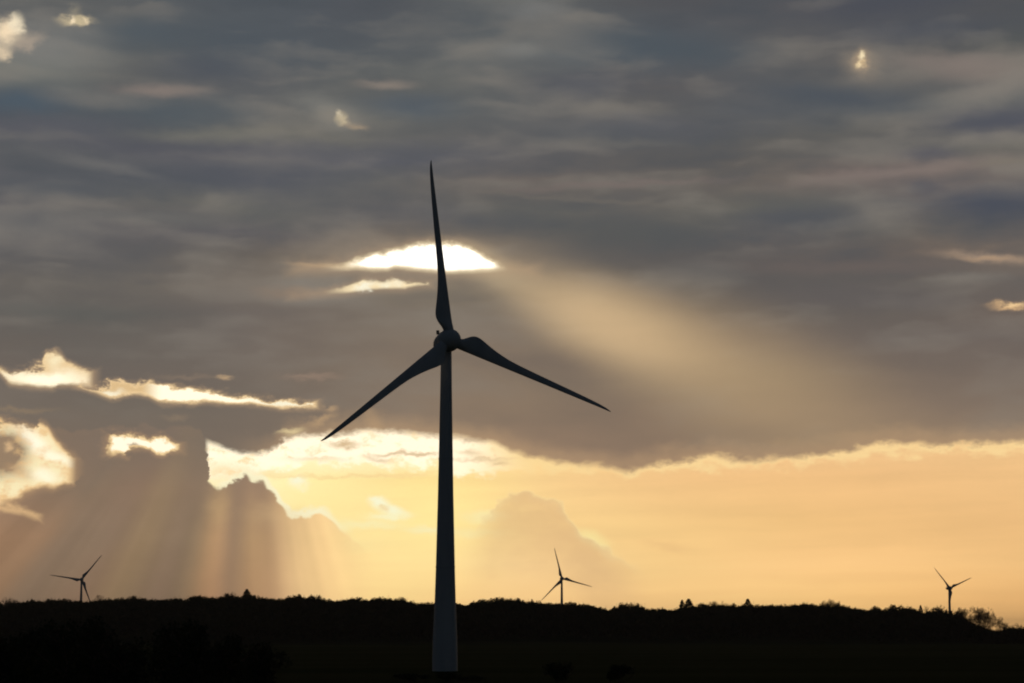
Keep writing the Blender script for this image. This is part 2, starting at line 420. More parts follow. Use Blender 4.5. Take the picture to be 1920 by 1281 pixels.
# long broken slit
d = window([(-60, 690), (0, 690), (18, 702), (50, 694), (76, 680), (86, 662), (100, 655), (113, 664), (126, 682), (150, 694), (175, 705)],
            [(-60, 696), (0, 697), (24, 720), (60, 724), (100, 726), (112, 720), (150, 722), (175, 722)], -40, 174, rag=15.0)
sky = halo(sky, d, 15.0, (204, 170, 130), 0.6)
slit = mixc(blob(EV, 85, 712, 80, 16, 0, 0.3), lin((240, 208, 158)), HOT)
slit = mixc(blob(EV, 104, 676, 16, 16, 0) * 0.9, slit, lin((255, 238, 196)))
sky = mixc(sstep(d, -5, 6), sky, slit)
d = window([(150, 724), (180, 730), (215, 716), (250, 722), (280, 718), (330, 726), (400, 738), (480, 747), (560, 755), (600, 757)],
            [(150, 726), (180, 735), (206, 746), (226, 742), (250, 738), (276, 742), (300, 754), (340, 754), (380, 753), (430, 758), (480, 760), (540, 766), (600, 762)], 160, 592, rag=12.0)
sky = halo(sky, d, 12.0, (200, 166, 126), 0.5)
slit = mixc(blob(EV, 208, 739, 26, 7, 0), lin((226, 192, 142)), (1.0, .9, .66))
slit = mixc(sstep(X, 265, 310), slit, HOT)
slit = mixc(sstep(X, 440, 500), slit, (1.0, 0.92, 0.68))
slit = mixc(sstep(d, 1, 6), lin((246, 212, 160)), slit)
sky = mixc(sstep(d, -4, 4), sky, slit)
for x, y, sx, sy, rot, col, st in [
    (420, 707, 14, 6, 0, (205, 172, 132), .7), (585, 708, 50, 6, 0, (160, 136, 118), .5), (350, 706, 60, 5, 0, (140, 122, 105), .5),
    (600, 785, 30, 9, -20, (196, 162, 122), .6), (620, 765, 14, 5, 0, (205, 170, 128), .5), (330, 783, 22, 6, 0, (142, 124, 104), .6),
    (545, 808, 24, 6, -5, (250, 226, 170), .6), (700, 790, 26, 14, 60, (200, 164, 122), .35), (40, 768, 60, 6, 0, (150, 128, 102), .5),
]:
    sky = mixc(blob(EV, x, y, sx, sy, rot) * st, sky, lin(col))

# --- the gap with the sun behind it
sky = mixc(blob(WV, 800, 482, 230, 50, 0) * 0.40, sky, lin((168, 146, 120)))
sky = mixc(blob(WV, 905, 497, 80, 26, 20) * 0.35, sky, lin((226, 200, 158)))
sky = mixc(blob(WV, 620, 503, 70, 6, 0) * 0.6, sky, lin((190, 160, 126)))
gt = [(560, 503), (640, 500), (667, 491), (690, 484), (720, 478), (750, 471), (785, 463), (820, 460), (858, 460), (880, 468), (905, 481), (928, 497), (950, 504), (1000, 508)]
gb = [(560, 503), (640, 501), (670, 499), (700, 502), (726, 502), (740, 497), (765, 500), (800, 504), (840, 507), (880, 505), (915, 503), (940, 502), (1000, 508)]
sx_ = X + (nB - 0.5) * 16.0; sy_ = Y + (nB - 0.5) * 9.0 + (nD - 0.5) * 7.0
d = window(gt, gb, 560, 990, sx_, sy_, 12.0)
sky = halo(sky, d, 26.0, (186, 158, 126), 0.6)
sky = mixc(sstep(d, -11, 3) * sstep(X, 590, 680) * sstep(X, 918, 955, 1, 0) * 0.9, sky, lin((255, 234, 192)))
m = sstep(d, -4, 7) * sstep(X, 640, 690) * sstep(X, 918, 940, 1, 0)
sky = mixc(m, sky, (1.9, 1.8, 1.6))
d = window([(540, 552), (600, 548), (640, 540), (662, 530), (680, 524), (696, 526), (720, 527), (745, 524), (765, 530), (785, 528), (800, 533)],
            [(540, 556), (610, 552), (650, 549), (690, 543), (720, 541), (760, 541), (780, 536), (800, 534)], 545, 800, sx_, sy_, 12.0)
sky = halo(sky, d, 16.0, (176, 150, 122), 0.55)
sky = mixc(sstep(d, -3, 5) * sstep(X, 600, 665) * 0.95, sky, lin((255, 232, 186)))
for x, y, sx, sy, rot, col, st in [
    (682, 536, 20, 7, -15, (255, 248, 222), .95), (722, 533, 14, 6, 0, (255, 246, 216), .8), (746, 531, 10, 6, 0, (255, 244, 214), .7),
    (530, 548, 50, 12, 0, (140, 122, 106), .6),
    # thin places high in the deck
    (12, 60, 26, 26, 0, (246, 222, 186), 1.0), (30, 44, 14, 16, 0, (255, 238, 205), .8), (4, 100, 16, 12, 0, (226, 204, 172), .85), (50, 78, 30, 14, -30, (176, 160, 142), .7),
    (143, 40, 30, 9, 0, (206, 188, 152), .95), (136, 38, 6, 8, 0, (250, 228, 190), .9), (164, 42, 6, 5, 0, (236, 214, 176), .7), (140, 22, 12, 12, 0, (150, 142, 124), .6),
    (640, 222, 11, 9, -20, (226, 206, 166), .9), (636, 213, 5, 6, 0, (250, 232, 196), .7), (662, 234, 24, 7, 10, (166, 146, 122), .7), (628, 218, 40, 16, 10, (140, 132, 120), .5),
    (1617, 118, 34, 26, 20, (160, 144, 124), .55), (1615, 114, 16, 19, 0, (190, 164, 132), .7), (1618, 106, 7, 8, 0, (248, 228, 186), .95), (1612, 122, 6, 8, 20, (242, 216, 170), .85), (1622, 119, 5, 5, 0, (226, 196, 150), .7),
    (1896, 575, 34, 8, 3, (226, 184, 134), .85), (1902, 573, 20, 4, 3, (250, 214, 160), .7), (1850, 484, 50, 5, 6, (176, 146, 116), .5),
]:
    sky = mixc(blob(EV, x, y, sx, sy, rot) * st, sky, lin(col))

# --- the rest of the dome: overcast dusk, darker the farther from the sun
c0 = Vector((0, math.cos(R(8)), math.sin(R(8))))
dotf = DY * c0.y + DZ * c0.z
away = sstep(dotf, 0.93, 0.60)
dome = mixc(sstep(nZ, 0.3, 0.7), (0.007, 0.010, 0.017), (0.014, 0.018, 0.025))
sky = mixc(away, sky, dome)

nish = NT.nodes.new('ShaderNodeTexSky')
nish.sky_type = 'NISHITA'
nish.sun_disc = False
nish.sun_elevation = SUN_EL
nish.sun_rotation = SUN_AZ
nish.air_density = 1.0; nish.dust_density = 2.0; nish.ozone_density = 1.0
bg_clear = NT.nodes.new('ShaderNodeBackground')
LK.new(nish.outputs[0], bg_clear.inputs[0]); bg_clear.inputs[1].default_value = 0.05
bg_cloud = NT.nodes.new('ShaderNodeBackground')
put(bg_cloud.inputs[0], sky); bg_cloud.inputs[1].default_value = 1.0
mx = NT.nodes.new('ShaderNodeMixShader')
put(mx.inputs[0], 1.0 - away * 0.12)               # cloud cover
LK.new(bg_clear.outputs[0], mx.inputs[1]); LK.new(bg_cloud.outputs[0], mx.inputs[2])
wo = NT.nodes.new('ShaderNodeOutputWorld')
LK.new(mx.outputs[0], wo.inputs[0])

# the sun, veiled by cloud
sun_d = bpy.data.lights.new("sun", 'SUN')
sun_d.energy = 0.5
sun_d.angle = R(10)
sun_d.color = (1.0, 0.78, 0.52)
sun = bpy.data.objects.new("sun", sun_d)
scene.collection.objects.link(sun)
sdir = Vector((math.sin(SUN_AZ) * math.cos(SUN_EL), math.cos(SUN_AZ) * math.cos(SUN_EL), math.sin(SUN_EL)))
sun.rotation_euler = sdir.to_track_quat('Z', 'Y').to_euler()
sun.location = sdir * 200

# ------------------------------------------------------------------ helpers
COL = scene.collection
rnd = random.Random(7)


def tag(o, label=None, cat=None, group=None, kind=None):
    if label: o['label'] = label
    if cat: o['category'] = cat
    if group: o['group'] = group
    if kind: o['kind'] = kind
    return o


def empty(name, loc=(0, 0, 0), rz=0.0):
    o = bpy.data.objects.new(name, None)
    COL.objects.link(o)
    o.location = loc; o.rotation_euler = (0, 0, rz)
    o.empty_display_size = 0.5
    return o


def mesh_obj(name, verts, faces, mat, parent=None, smooth=False):
    me = bpy.data.meshes.new(name)
    me.from_pydata([tuple(v) for v in verts], [], [tuple(f) for f in faces])
    if smooth:
        me.polygons.foreach_set('use_smooth', [True] * len(me.polygons))
    me.materials.append(mat)
    me.update()
    o = bpy.data.objects.new(name, me)
    COL.objects.link(o)
    if parent: o.parent = parent
    return o


def quad_obj(name, V_, Q, mat, parent=None):
    """numpy verts (n,3) and faces (m,k) -> object"""
    me = bpy.data.meshes.new(name)
    V_ = np.asarray(V_, dtype=np.float32); Q = np.asarray(Q, dtype=np.int32)
    k = Q.shape[1]
    me.vertices.add(len(V_)); me.vertices.foreach_set('co', V_.ravel())
    me.loops.add(Q.size); me.loops.foreach_set('vertex_index', Q.ravel())
    me.polygons.add(len(Q)); me.polygons.foreach_set('loop_start', np.arange(0, Q.size, k, dtype=np.int32))
    me.update(calc_edges=True)
    me.validate()
    me.materials.append(mat)
    o = bpy.data.objects.new(name, me)
    COL.objects.link(o)
    if parent: o.parent = parent
    return o


def copy_tree(o, parent=None):
    c = o.copy(); COL.objects.link(c)
    if parent:
        c.parent = parent; c.matrix_parent_inverse = o.matrix_parent_inverse
    for ch in list(o.children): copy_tree(ch, c)
    return c


def material(name, c1, c2, scale, rough=0.9, spec=0.1, detail=6, stretch=(1, 1, 1)):
    m = bpy.data.materials.new(name); m.use_nodes = True
    nt = m.node_tree; b = nt.nodes['Principled BSDF']
    t = nt.nodes.new('ShaderNodeTexCoord'); mp = nt.nodes.new('ShaderNodeMapping')
    n = nt.nodes.new('ShaderNodeTexNoise'); r = nt.nodes.new('ShaderNodeValToRGB')
    mp.inputs['Scale'].default_value = stretch
    n.inputs['Scale'].default_value = scale; n.inputs['Detail'].default_value = detail
    nt.links.new(t.outputs['Object'], mp.inputs[0]); nt.links.new(mp.outputs[0], n.inputs['Vector'])
    nt.links.new(n.outputs[0], r.inputs[0]); nt.links.new(r.outputs[0], b.inputs['Base Color'])
    r.color_ramp.elements[0].position = 0.32; r.color_ramp.elements[1].position = 0.68
    r.color_ramp.elements[0].color = (*c1, 1); r.color_ramp.elements[1].color = (*c2, 1)
    b.inputs['Roughness'].default_value = rough
    b.inputs['Specular IOR Level'].default_value = spec
    return m


M_PAINT = material('turbine_paint', (0.46, 0.48, 0.50), (0.54, 0.56, 0.57), 0.5, 0.6, 0.2, 5, (1, 1, 0.15))
M_METAL = material('dark_metal', (0.10, 0.10, 0.11), (0.16, 0.16, 0.17), 3.0, 0.5, 0.4)
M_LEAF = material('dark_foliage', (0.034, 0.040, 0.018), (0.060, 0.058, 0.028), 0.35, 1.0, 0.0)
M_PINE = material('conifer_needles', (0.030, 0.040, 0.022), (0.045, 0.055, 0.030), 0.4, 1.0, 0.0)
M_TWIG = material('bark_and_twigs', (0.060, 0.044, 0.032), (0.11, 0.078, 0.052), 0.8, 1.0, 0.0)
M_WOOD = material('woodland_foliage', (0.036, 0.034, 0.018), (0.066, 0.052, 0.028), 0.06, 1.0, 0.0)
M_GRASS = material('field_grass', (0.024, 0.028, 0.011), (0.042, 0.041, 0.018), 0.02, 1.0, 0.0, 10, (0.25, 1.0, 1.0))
M_SHRUB = material('shrub_foliage', (0.026, 0.032, 0.016), (0.046, 0.050, 0.026), 0.8, 1.0, 0.0)


def sight(x, y, dist):
    """world point at ground distance dist along the sight line measured at (x, y) of the 1920 wide photo"""
    u = 640.5 - y; v = x - 960.0
    dy = FOCAL_PX * math.cos(PITCH) - u * math.sin(PITCH)
    dz = FOCAL_PX * math.sin(PITCH) + u * math.cos(PITCH)
    return Vector((v / dy * dist, dist, EYE + dz / dy * dist))


# ------------------------------------------------------------------ skyline of the wood: (x, y of the tops)
SKYLINE = [(-160, 1132), (-60, 1128), (0, 1127), (15, 1132), (22, 1123), (30, 1128), (55, 1122), (85, 1123), (100, 1121), (115, 1120), (125, 1122), (145, 1124), (165, 1124), (185, 1121), (200, 1120), (205, 1122), (235, 1119), (247, 1116), (258, 1118), (270, 1121), (300, 1120), (318, 1122), (328, 1118), (345, 1121), (360, 1117), (372, 1115), (385, 1117), (395, 1116), (410, 1119), (420, 1113), (430, 1112), (440, 1116), (455, 1114), (470, 1114), (480, 1116), (495, 1117), (510, 1121), (530, 1120), (540, 1117), (548, 1115), (560, 1114), (575, 1115), (590, 1114), (597, 1115), (605, 1119), (620, 1121), (635, 1122), (650, 1119), (665, 1118), (675, 1119), (685, 1122), (700, 1119), (712, 1117), (722, 1117), (735, 1120), (745, 1120), (758, 1119), (770, 1124), (785, 1128), (800, 1128), (815, 1127), (860, 1127), (870, 1129), (877, 1131), (885, 1125), (900, 1123), (905, 1122), (915, 1123), (935, 1119), (950, 1119), (960, 1121), (970, 1119), (975, 1123), (985, 1123), (997, 1122), (1005, 1126), (1020, 1128), (1040, 1129), (1060, 1128), (1075, 1128), (1090, 1131), (1100, 1131), (1115, 1134), (1125, 1135), (1133, 1138), (1140, 1140), (1150, 1136), (1160, 1133), (1170, 1130), (1180, 1129), (1192, 1130), (1200, 1133), (1212, 1137), (1220, 1139), (1235, 1137), (1250, 1137), (1262, 1140), (1272, 1138), (1285, 1135), (1300, 1133), (1315, 1130), (1325, 1130), (1340, 1133), (1355, 1133), (1370, 1131), (1385, 1130), (1395, 1130), (1410, 1130), (1425, 1133), (1440, 1132), (1460, 1131), (1480, 1132), (1500, 1129), (1515, 1129), (1525, 1129), (1535, 1133), (1545, 1130), (1555, 1129), (1567, 1129), (1575, 1131), (1590, 1135), (1605, 1136), (1620, 1140), (1627, 1141), (1635, 1136), (1645, 1134), (1653, 1138), (1657, 1141), (1670, 1134), (1680, 1133), (1700, 1136), (1713, 1138), (1722, 1143), (1732, 1146), (1742, 1140), (1750, 1138), (1760, 1139), (1770, 1142), (1780, 1142), (1793, 1141), (1800, 1149), (1815, 1160), (1825, 1165), (1840, 1172), (1850, 1177), (1865, 1180), (1872, 1182), (1880, 1179), (1888, 1174), (1900, 1173), (1912, 1175), (1925, 1174), (2000, 1178), (2200, 1184)]
_sx = np.array([p[0] for p in SKYLINE]); _sy = np.array([p[1] for p in SKYLINE])
WOOD_D = 1500.0                          # distance of the top of the wooded slope


def sky_y(x):
    m = np.mean(np.interp(np.linspace(x - 60, x + 60, 13), _sx, _sy))
    y = np.interp(x, _sx, _sy)
    return float(y + 0.3 * np.clip(y - m, -5, 5) if x < 1780 else y)


def px_of(x, y): return 960 + x / y * FOCAL_PX * 1.0089     # bearing -> photo column (near the horizon)


def crest(px):                           # height of the tree tops over the crest
    return sight(px, sky_y(px), WOOD_D).z


_smx = np.arange(-200, 2300, 20.0)
_sm = np.array([np.mean([crest(q) for q in np.arange(c - 70, c + 71, 10)]) for c in _smx])


def ground_z(x, y):
    h = 0.0
    if y > 1000:
        top = float(np.interp(px_of(x, y), _smx, _sm)) - 15.0
        top = max(top, -3.0)
        a = min(max((y - 1200) / 260.0, 0), 1); a = a * a * (3 - 2 * a)
        b = min(max((y - 1750) / 600.0, 0), 1); b = b * b * (3 - 2 * b)
        h += top * a * (1 - b)
        if px_of(x, y) > 1500:           # the land drops away on the right behind the wood
            s = min((px_of(x, y) - 1500) / 250.0, 1)
            h -= 8.5 * s * b
    if y < 190:                          # the rise the camera stands on
        t = min(max((y - 20) / 150.0, 0), 1); t = t * t * (3 - 2 * t)
        h += (EYE - 1.65) * (1 - t)
    h += 0.25 * math.sin(x * 0.021 + 1.3) * math.sin(y * 0.017) if 190 < y < 1300 else 0.0
    return h


# ------------------------------------------------------------------ the ground: one sheet to the horizon
gx = np.concatenate([-np.geomspace(13000, 760, 12), np.arange(-720, 721, 24.0), np.geomspace(760, 13000, 12)])
gy = np.concatenate([-np.geomspace(6000, 60, 8), np.arange(-30, 420, 15.0), np.arange(420, 2520, 30.0), np.geomspace(2600, 22000, 14)])
gv = [(x, y, ground_z(x, y)) for y in gy for x in gx]
nx = len(gx)
gf = [(j * nx + i, j * nx + i + 1, (j + 1) * nx + i + 1, (j + 1) * nx + i) for j in range(len(gy) - 1) for i in range(nx - 1)]
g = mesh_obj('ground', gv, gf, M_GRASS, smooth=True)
tag(g, kind='structure')


# ------------------------------------------------------------------ wind turbines
def lathe(profile, n=48):
    """profile of (radius, z) -> verts, faces about z"""
    vs, fs = [], []
    for r, z in profile:
        for k in range(n):
            a = 2 * math.pi * k / n
            vs.append(Vector((r * math.cos(a), r * math.sin(a), z)))
    for j in range(len(profile) - 1):
        for k in range(n):
            fs.append((j * n + k, j * n + (k + 1) % n, (j + 1) * n + (k + 1) % n, (j + 1) * n + k))
    fs.append(tuple(range(n))[::-1]); fs.append(tuple((len(profile) - 1) * n + k for k in range(n)))
    return vs, fs


ROTOR_R = 35.66
HUB_Z = 64.23
OVERHANG = 1.9                            # hub ahead of the tower axis
CHORD = [(0.030, 2.0), (0.050, 2.02), (0.066, 2.12), (0.080, 2.6), (0.095, 3.1), (0.112, 3.5), (0.130, 3.68), (0.155, 3.62), (0.185, 3.3), (0.22, 2.9), (0.26, 2.5), (0.30, 2.18), (0.35, 1.85),
         (0.42, 1.62), (0.52, 1.42), (0.63, 1.24), (0.74, 1.06), (0.84, .88), (0.92, .68), (0.965, .48), (0.99, .26), (1.0, .10)]


def blade_mesh():
    """a blade along +X of the rotor plane: leading edge toward -Y, thickness along Z (Z = rotor axis)"""
    vs, fs = [], []
    n = 24
    ts = np.unique(np.concatenate([np.linspace(0.03, 0.30, 28), np.linspace(0.30, 0.92, 24), np.linspace(0.92, 1.0, 12)]))
    ct = np.array([c[0] for c in CHORD]); cc = np.array([c[1] for c in CHORD])
    for t in ts:
        w_ = 0.012
        ch = float(np.mean([np.interp(t + d * w_, ct, cc) for d in (-1, -.5, 0, .5, 1)])) if t < 0.9 else float(np.interp(t, ct, cc))
        r = t * ROTOR_R
        round_ = max(0.0, min(1.0, (0.135 - t) / 0.08)); round_ = round_ * round_ * (3 - 2 * round_)
        th = 0.17 + 0.16 * max(0.0, (0.3 - t) / 0.3)
        le = min(0.98 * (1 - t) ** 1.15 + 0.05, ch * 0.5 if t < .07 else 9)
        twist = R(17) * (1 - t) ** 2.2
        bend = 0.5 * t * t
        for k in range(n):
            a = 2 * math.pi * k / n
            cx = 0.5 - 0.5 * math.cos(a)              # 0 at leading edge, 1 at trailing edge
            foil = th * ch * 0.62 * math.sin(a) * (1 - cx) ** 0.55
            circ = min(ch, 2.02) * 0.5 * math.sin(a)
            y = -le + cx * ch
            z = foil * (1 - round_) + circ * round_
            vs.append(Vector((r, y * math.cos(twist) - z * math.sin(twist), y * math.sin(twist) + z * math.cos(twist) + bend)))
    m = len(ts)
    for j in range(m - 1):
        for k in range(n):
            fs.append((j * n + k, (j + 1) * n + k, (j + 1) * n + (k + 1) % n, j * n + (k + 1) % n))
    fs.append(tuple(range(n))); fs.append(tuple((m - 1) * n + k for k in range(n))[::-1])
    return vs, fs


CONE = R(5.2); TILT = R(4.0)


def build_turbine(base, yaw, theta, label, name='wind_turbine', hub_z=HUB_Z, CONE=CONE, TILT=TILT):
    """yaw: how far the rotor is turned from facing the camera to the camera's right"""
    root = empty(name, base)
    tag(root, label, 'wind turbine', 'wind turbines on the skyline')
    zt = hub_z - 2.0
    prof = [(2.36, -1.5), (2.34, 0), (2.33, 3), (2.24, 6.5), (1.98, 13), (1.86, 17), (1.78, 20), (1.62, 27), (1.46, 34), (1.34, 41), (1.22, 48), (1.10, 55), (1.02, zt)]
    prof = [(r_ * 1.04, z_) for r_, z_ in prof]
    v, f = lathe(prof, 56)
    mesh_obj('tower', v, f, M_PAINT, root, True)
    for zz, rr in ((20.0, 1.865), (41.0, 1.405)):
        v, f = lathe([(rr - .03, zz - .16), (rr + .03, zz - .12), (rr + .03, zz + .12), (rr - .04, zz + .16)], 56)
        mesh_obj('flange_ring', v, f, M_PAINT, root, True)
    # axis frame: Z of the rotor = wind-ward axis
    n = Vector((math.sin(yaw) * math.cos(TILT), -math.cos(yaw) * math.cos(TILT), math.sin(TILT)))
    a = Vector((math.cos(yaw), math.sin(yaw), 0))
    b = n.cross(a)
    if b.z < 0: b = -b
    B = Matrix((a, b, n)).transposed().to_4x4()      # columns a (right), b (up), n (axis)
    hubc = Vector((n.x * OVERHANG, n.y * OVERHANG, hub_z))
    M = Matrix.Translation(hubc) @ B

    def put_(name_, vs, fs, mat=M_PAINT, sm=True):
        return mesh_obj(name_, [M @ p for p in vs], fs, mat, root, sm)
    # egg shaped nacelle behind the rotor
    v, f = lathe([(0.2, -6.6), (0.8, -6.3), (1.3, -5.6), (1.68, -4.6), (1.95, -3.4), (2.12, -2.2), (2.2, -1.2)], 40)
    put_('nacelle', v, f)
    # spinner with the generator ring
    v, f = lathe([(2.2, -1.15), (2.24, -0.6), (2.18, 0.2), (2.0, 0.9), (1.66, 1.5), (1.2, 1.95), (0.68, 2.22), (0.2, 2.32)], 40)
    put_('hub', v, f)
    # wind sensor on the tail of the nacelle
    vs, fs = [], []

    def rod(p, q, r, k=8):
        d = (q - p).normalized(); s = d.orthogonal().normalized(); t = d.cross(s); o_ = len(vs)
        for c in (p, q):
            for i in range(k):
                an = 2 * math.pi * i / k
                vs.append(c + s * (r * math.cos(an)) + t * (r * math.sin(an)))
        for i in range(k): fs.append((o_ + i, o_ + (i + 1) % k, o_ + k + (i + 1) % k, o_ + k + i))
        fs.append(tuple(o_ + i for i in range(k))[::-1]); fs.append(tuple(o_ + k + i for i in range(k)))
    rod(Vector((0, 1.1, -5.0)), Vector((0, 2.55, -5.0)), .06)
    rod(Vector((0.45, 2.2, -5.0)), Vector((-0.5, 2.35, -5.0)), .05)
    rod(Vector((-0.5, 2.1, -5.0)), Vector((-0.5, 2.85, -5.0)), .32, 10)
    rod(Vector((0.45, 2.1, -5.0)), Vector((0.45, 2.5, -5.0)), .12, 10)
    put_('wind_sensor', vs, fs, M_METAL, False)
    bv, bf = blade_mesh()
    for k in range(3):
        t = theta + k * 2 * math.pi / 3
        Bt = Matrix.Rotation(t, 4, 'Z') @ Matrix.Rotation(-CONE, 4, 'Y')
        # leading edge turns clockwise as seen from the wind side
        put_('blade', [Bt @ p for p in bv], bf)
    return root


# hub fitted at (-12.18, 418, 64.23); the tower stands behind it
ty = R(23.7)
hub = Vector((-12.18, 418.0, HUB_Z))
tb = hub - Vector((math.sin(ty) * OVERHANG, -math.cos(ty) * OVERHANG, 0))
build_turbine((tb.x, tb.y, ground_z(tb.x, tb.y)), ty, R(97.5), 'large dark wind turbine standing tallest in the field in front of the wood')

FAR_D = 2435.0
for px, py, yaw, th, lab in [
    (153, 1087, R(12), R(51.5), 'far wind turbine at left, one blade reaching up right, one level to the left'),
    (1054, 1085, R(12), R(104.6), 'far wind turbine just right of the large one, blades pointing up, right and down left'),
    (1782, 1103, R(36), R(139.5), 'far wind turbine with two raised blades in a V above the bare trees'),
]:
    h = sight(px, py, FAR_D)
    t = h - Vector((math.sin(yaw) * OVERHANG, -math.cos(yaw) * OVERHANG, 0))
    build_turbine((t.x, t.y, h.z - HUB_Z), yaw, th, lab, CONE=R(2.5), TILT=R(2))


# ------------------------------------------------------------------ trees
def leaf_cards(n, rs, radii, size, centre=(0, 0, 0), flat=0.0, shell=0.55):
    """n little leaf sprays in a lumpy ellipsoid -> (4n,3) verts"""
    lumps = rs.normal(size=(14, 3)); lumps /= np.linalg.norm(lumps, axis=1)[:, None]
    d = rs.normal(size=(n, 3)); d /= np.linalg.norm(d, axis=1)[:, None]
    bump = 0.80 + 0.26 * np.max(np.clip(d @ lumps.T, 0, 1) ** 6, axis=1)
    rr = (shell + (1 - shell) * rs.random(n)) * bump
    c = d * rr[:, None] * np.array(radii) + np.array(centre)
    u = rs.normal(size=(n, 3)); u /= np.linalg.norm(u, axis=1)[:, None]
    w = np.cross(u, rs.normal(size=(n, 3))); w /= np.linalg.norm(w, axis=1)[:, None] + 1e-9
    s = size * (0.6 + 0.8 * rs.random(n))[:, None]
    return np.stack([c - u * s, c - w * s * .6, c + u * s, c + w * s * .6], 1).reshape(-1, 3)


def cards_faces(nv): return np.arange(nv).reshape(-1, 4)


def branch(p, d, length, radius, depth, out, rs, spread=0.55, droop=0.0, kids=3, gnarl=0.18, up=0.25):
    """recursive limb made of tapered segments collected as (p, q, r0, r1)"""
    segs = 3 if depth > 1 else 2
    q = p.copy(); dd = d.copy(); r = radius
    for s in range(segs):
        dd = (dd + Vector(rs.normal(size=3)) * gnarl + Vector((0, 0, up * .3 - droop))).normalized()
        nq = q + dd * (length / segs)
        nr = r * (0.80 if depth > 0 else 0.6)
        out.append((q, nq, r, nr)); q, r = nq, nr
        if depth > 0 and s > 0:
            for _ in range(kids if s == segs - 1 else max(1, kids - 2)):
                ax = Vector(rs.normal(size=3)).cross(dd).normalized()
                nd = (Matrix.Rotation(spread * (0.5 + rs.random()), 3, ax) @ dd).normalized()
                branch(q, nd, length * (0.60 + 0.22 * rs.random()), r * 0.72, depth - 1, out, rs, spread, droop, kids, gnarl, up)


def tubes(segs, rmin=0.03, k=5):
    vs, fs = [], []
    for p, q, r0, r1 in segs:
        d = (q - p).normalized(); s = d.orthogonal().normalized(); t = d.cross(s); o = len(vs)
        for c, r in ((p, max(r0, rmin)), (q, max(r1, rmin * .7))):
            for i in range(k):
                a = 2 * math.pi * i / k
                vs.append(c + s * (r * math.cos(a)) + t * (r * math.sin(a)))
        for i in range(k): fs.append((o + i, o + (i + 1) % k, o + k + (i + 1) % k, o + k + i))
    return vs, fs


def broadleaf(seed, h=14.0, w=11.0, n=1500, leaf=0.42, mat=None, low=False):
    rs = np.random.default_rng(seed)
    root = empty('broadleaf_tree')
    segs = []
    branch(Vector((0, 0, -0.6)), Vector((0.03, 0, 1)), h * 0.5, 0.34, 2, segs, rs, 0.6, 0, 3, .1)
    v, f = tubes(segs, .04)
    mesh_obj('trunk', v, f, M_TWIG, root)
    parts = []
    nl = 9 if not low else 14
    for i in range(nl):
        a = 2 * math.pi * i / nl + rs.random() * .7
        rad = w * 0.5 * (0.15 + 0.50 * rs.random()) if i else 0
        zc = h * (0.50 + 0.28 * rs.random()) if i else h * 0.72
        rx = w * (0.17 + 0.11 * rs.random()); rz_ = h * (0.14 + 0.09 * rs.random())
        if low: zc = h * (0.16 + 0.62 * (i % 5) / 4.0); rz_ *= 1.25; rx *= 1.2
        zc = min(zc, h - rz_ * 1.02)
        parts.append(leaf_cards(n // nl, rs, (rx, rx, rz_), leaf, (rad * math.cos(a), rad * math.sin(a), zc), shell=.35))
    V_ = np.concatenate(parts)
    V_[:, 2] *= h / V_[:, 2].max()
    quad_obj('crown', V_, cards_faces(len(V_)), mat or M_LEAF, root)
    return root


def conifer(seed, h=15.0, w=5.0, n=900):
    rs = np.random.default_rng(seed)
    root = empty('conifer_tree')
    v, f = tubes([(Vector((0, 0, -.6)), Vector((0, 0, h * .5)), .25, .16), (Vector((0, 0, h * .5)), Vector((0, 0, h)), .16, .04)], .04, 7)
    mesh_obj('trunk', v, f, M_TWIG, root)
    t = rs.random(n) ** 1.1
    tier = 1 - 0.22 * ((t * 11) % 1.0)
    rad = ((t ** 0.75) * w * 0.5 * tier) * (0.35 + 0.65 * rs.random(n) ** .5)
    a = rs.random(n) * 2 * np.pi
    c = np.stack([rad * np.cos(a), rad * np.sin(a), h - t * h * 0.85 - rad * .12], 1)
    o = np.stack([np.cos(a), np.sin(a), -0.35 * np.ones(n)], 1); o /= np.linalg.norm(o, axis=1)[:, None]
    s = np.stack([-np.sin(a), np.cos(a), rs.normal(size=n) * .5], 1)
    L = 0.30 + 0.25 * rs.random(n)[:, None] * (0.4 + t[:, None])
    V_ = np.stack([c - o * L, c - s * L * .6, c + o * L, c + s * L * .6], 1).reshape(-1, 3)
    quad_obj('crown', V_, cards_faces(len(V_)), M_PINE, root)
    return root


def bare_tree(seed, h=16.0, droop=0.0, spread=0.5, depth=4, r=0.30, kids=3, ivy=0, lean=0.0):
    rs = np.random.default_rng(seed)
    root = empty('bare_tree')
    segs = []
    branch(Vector((0, 0, -.6)), Vector((lean, 0, 1)).normalized(), h * 0.36, r, depth, segs, rs, spread, droop, kids, .13)
    zmax = max(s[1].z for s in segs); k = h / zmax
    segs = [(p * k, q * k, a, b) for p, q, a, b in segs]
    main = [s for s in segs if s[2] > 0.09]; fine = [s for s in segs if s[2] <= 0.09]
    v, f = tubes(main, .06, 6)
    mesh_obj('trunk', v, f, M_TWIG, root)
    v, f = tubes(fine, .055, 4)
    mesh_obj('twigs', v, f, M_TWIG, root)
    if ivy:
        ps = [s for s in segs if s[2] > 0.10]
        parts = []
        for i in range(ivy):
            s = ps[int(rs.integers(len(ps)))]
            parts.append(leaf_cards(36, rs, (.75, .75, .75), .26, tuple(s[0].lerp(s[1], rs.random())), shell=.1))
        V_ = np.concatenate(parts)
        quad_obj('ivy', V_, cards_faces(len(V_)), M_SHRUB, root)
    return root


def place(root, x, y, rz=0.0, s=1.0, sz=None, z=None):
    root.location = (x, y, ground_z(x, y) if z is None else z)
    root.rotation_euler = (0, 0, rz)
    root.scale = (s, s, sz or s)
    return root


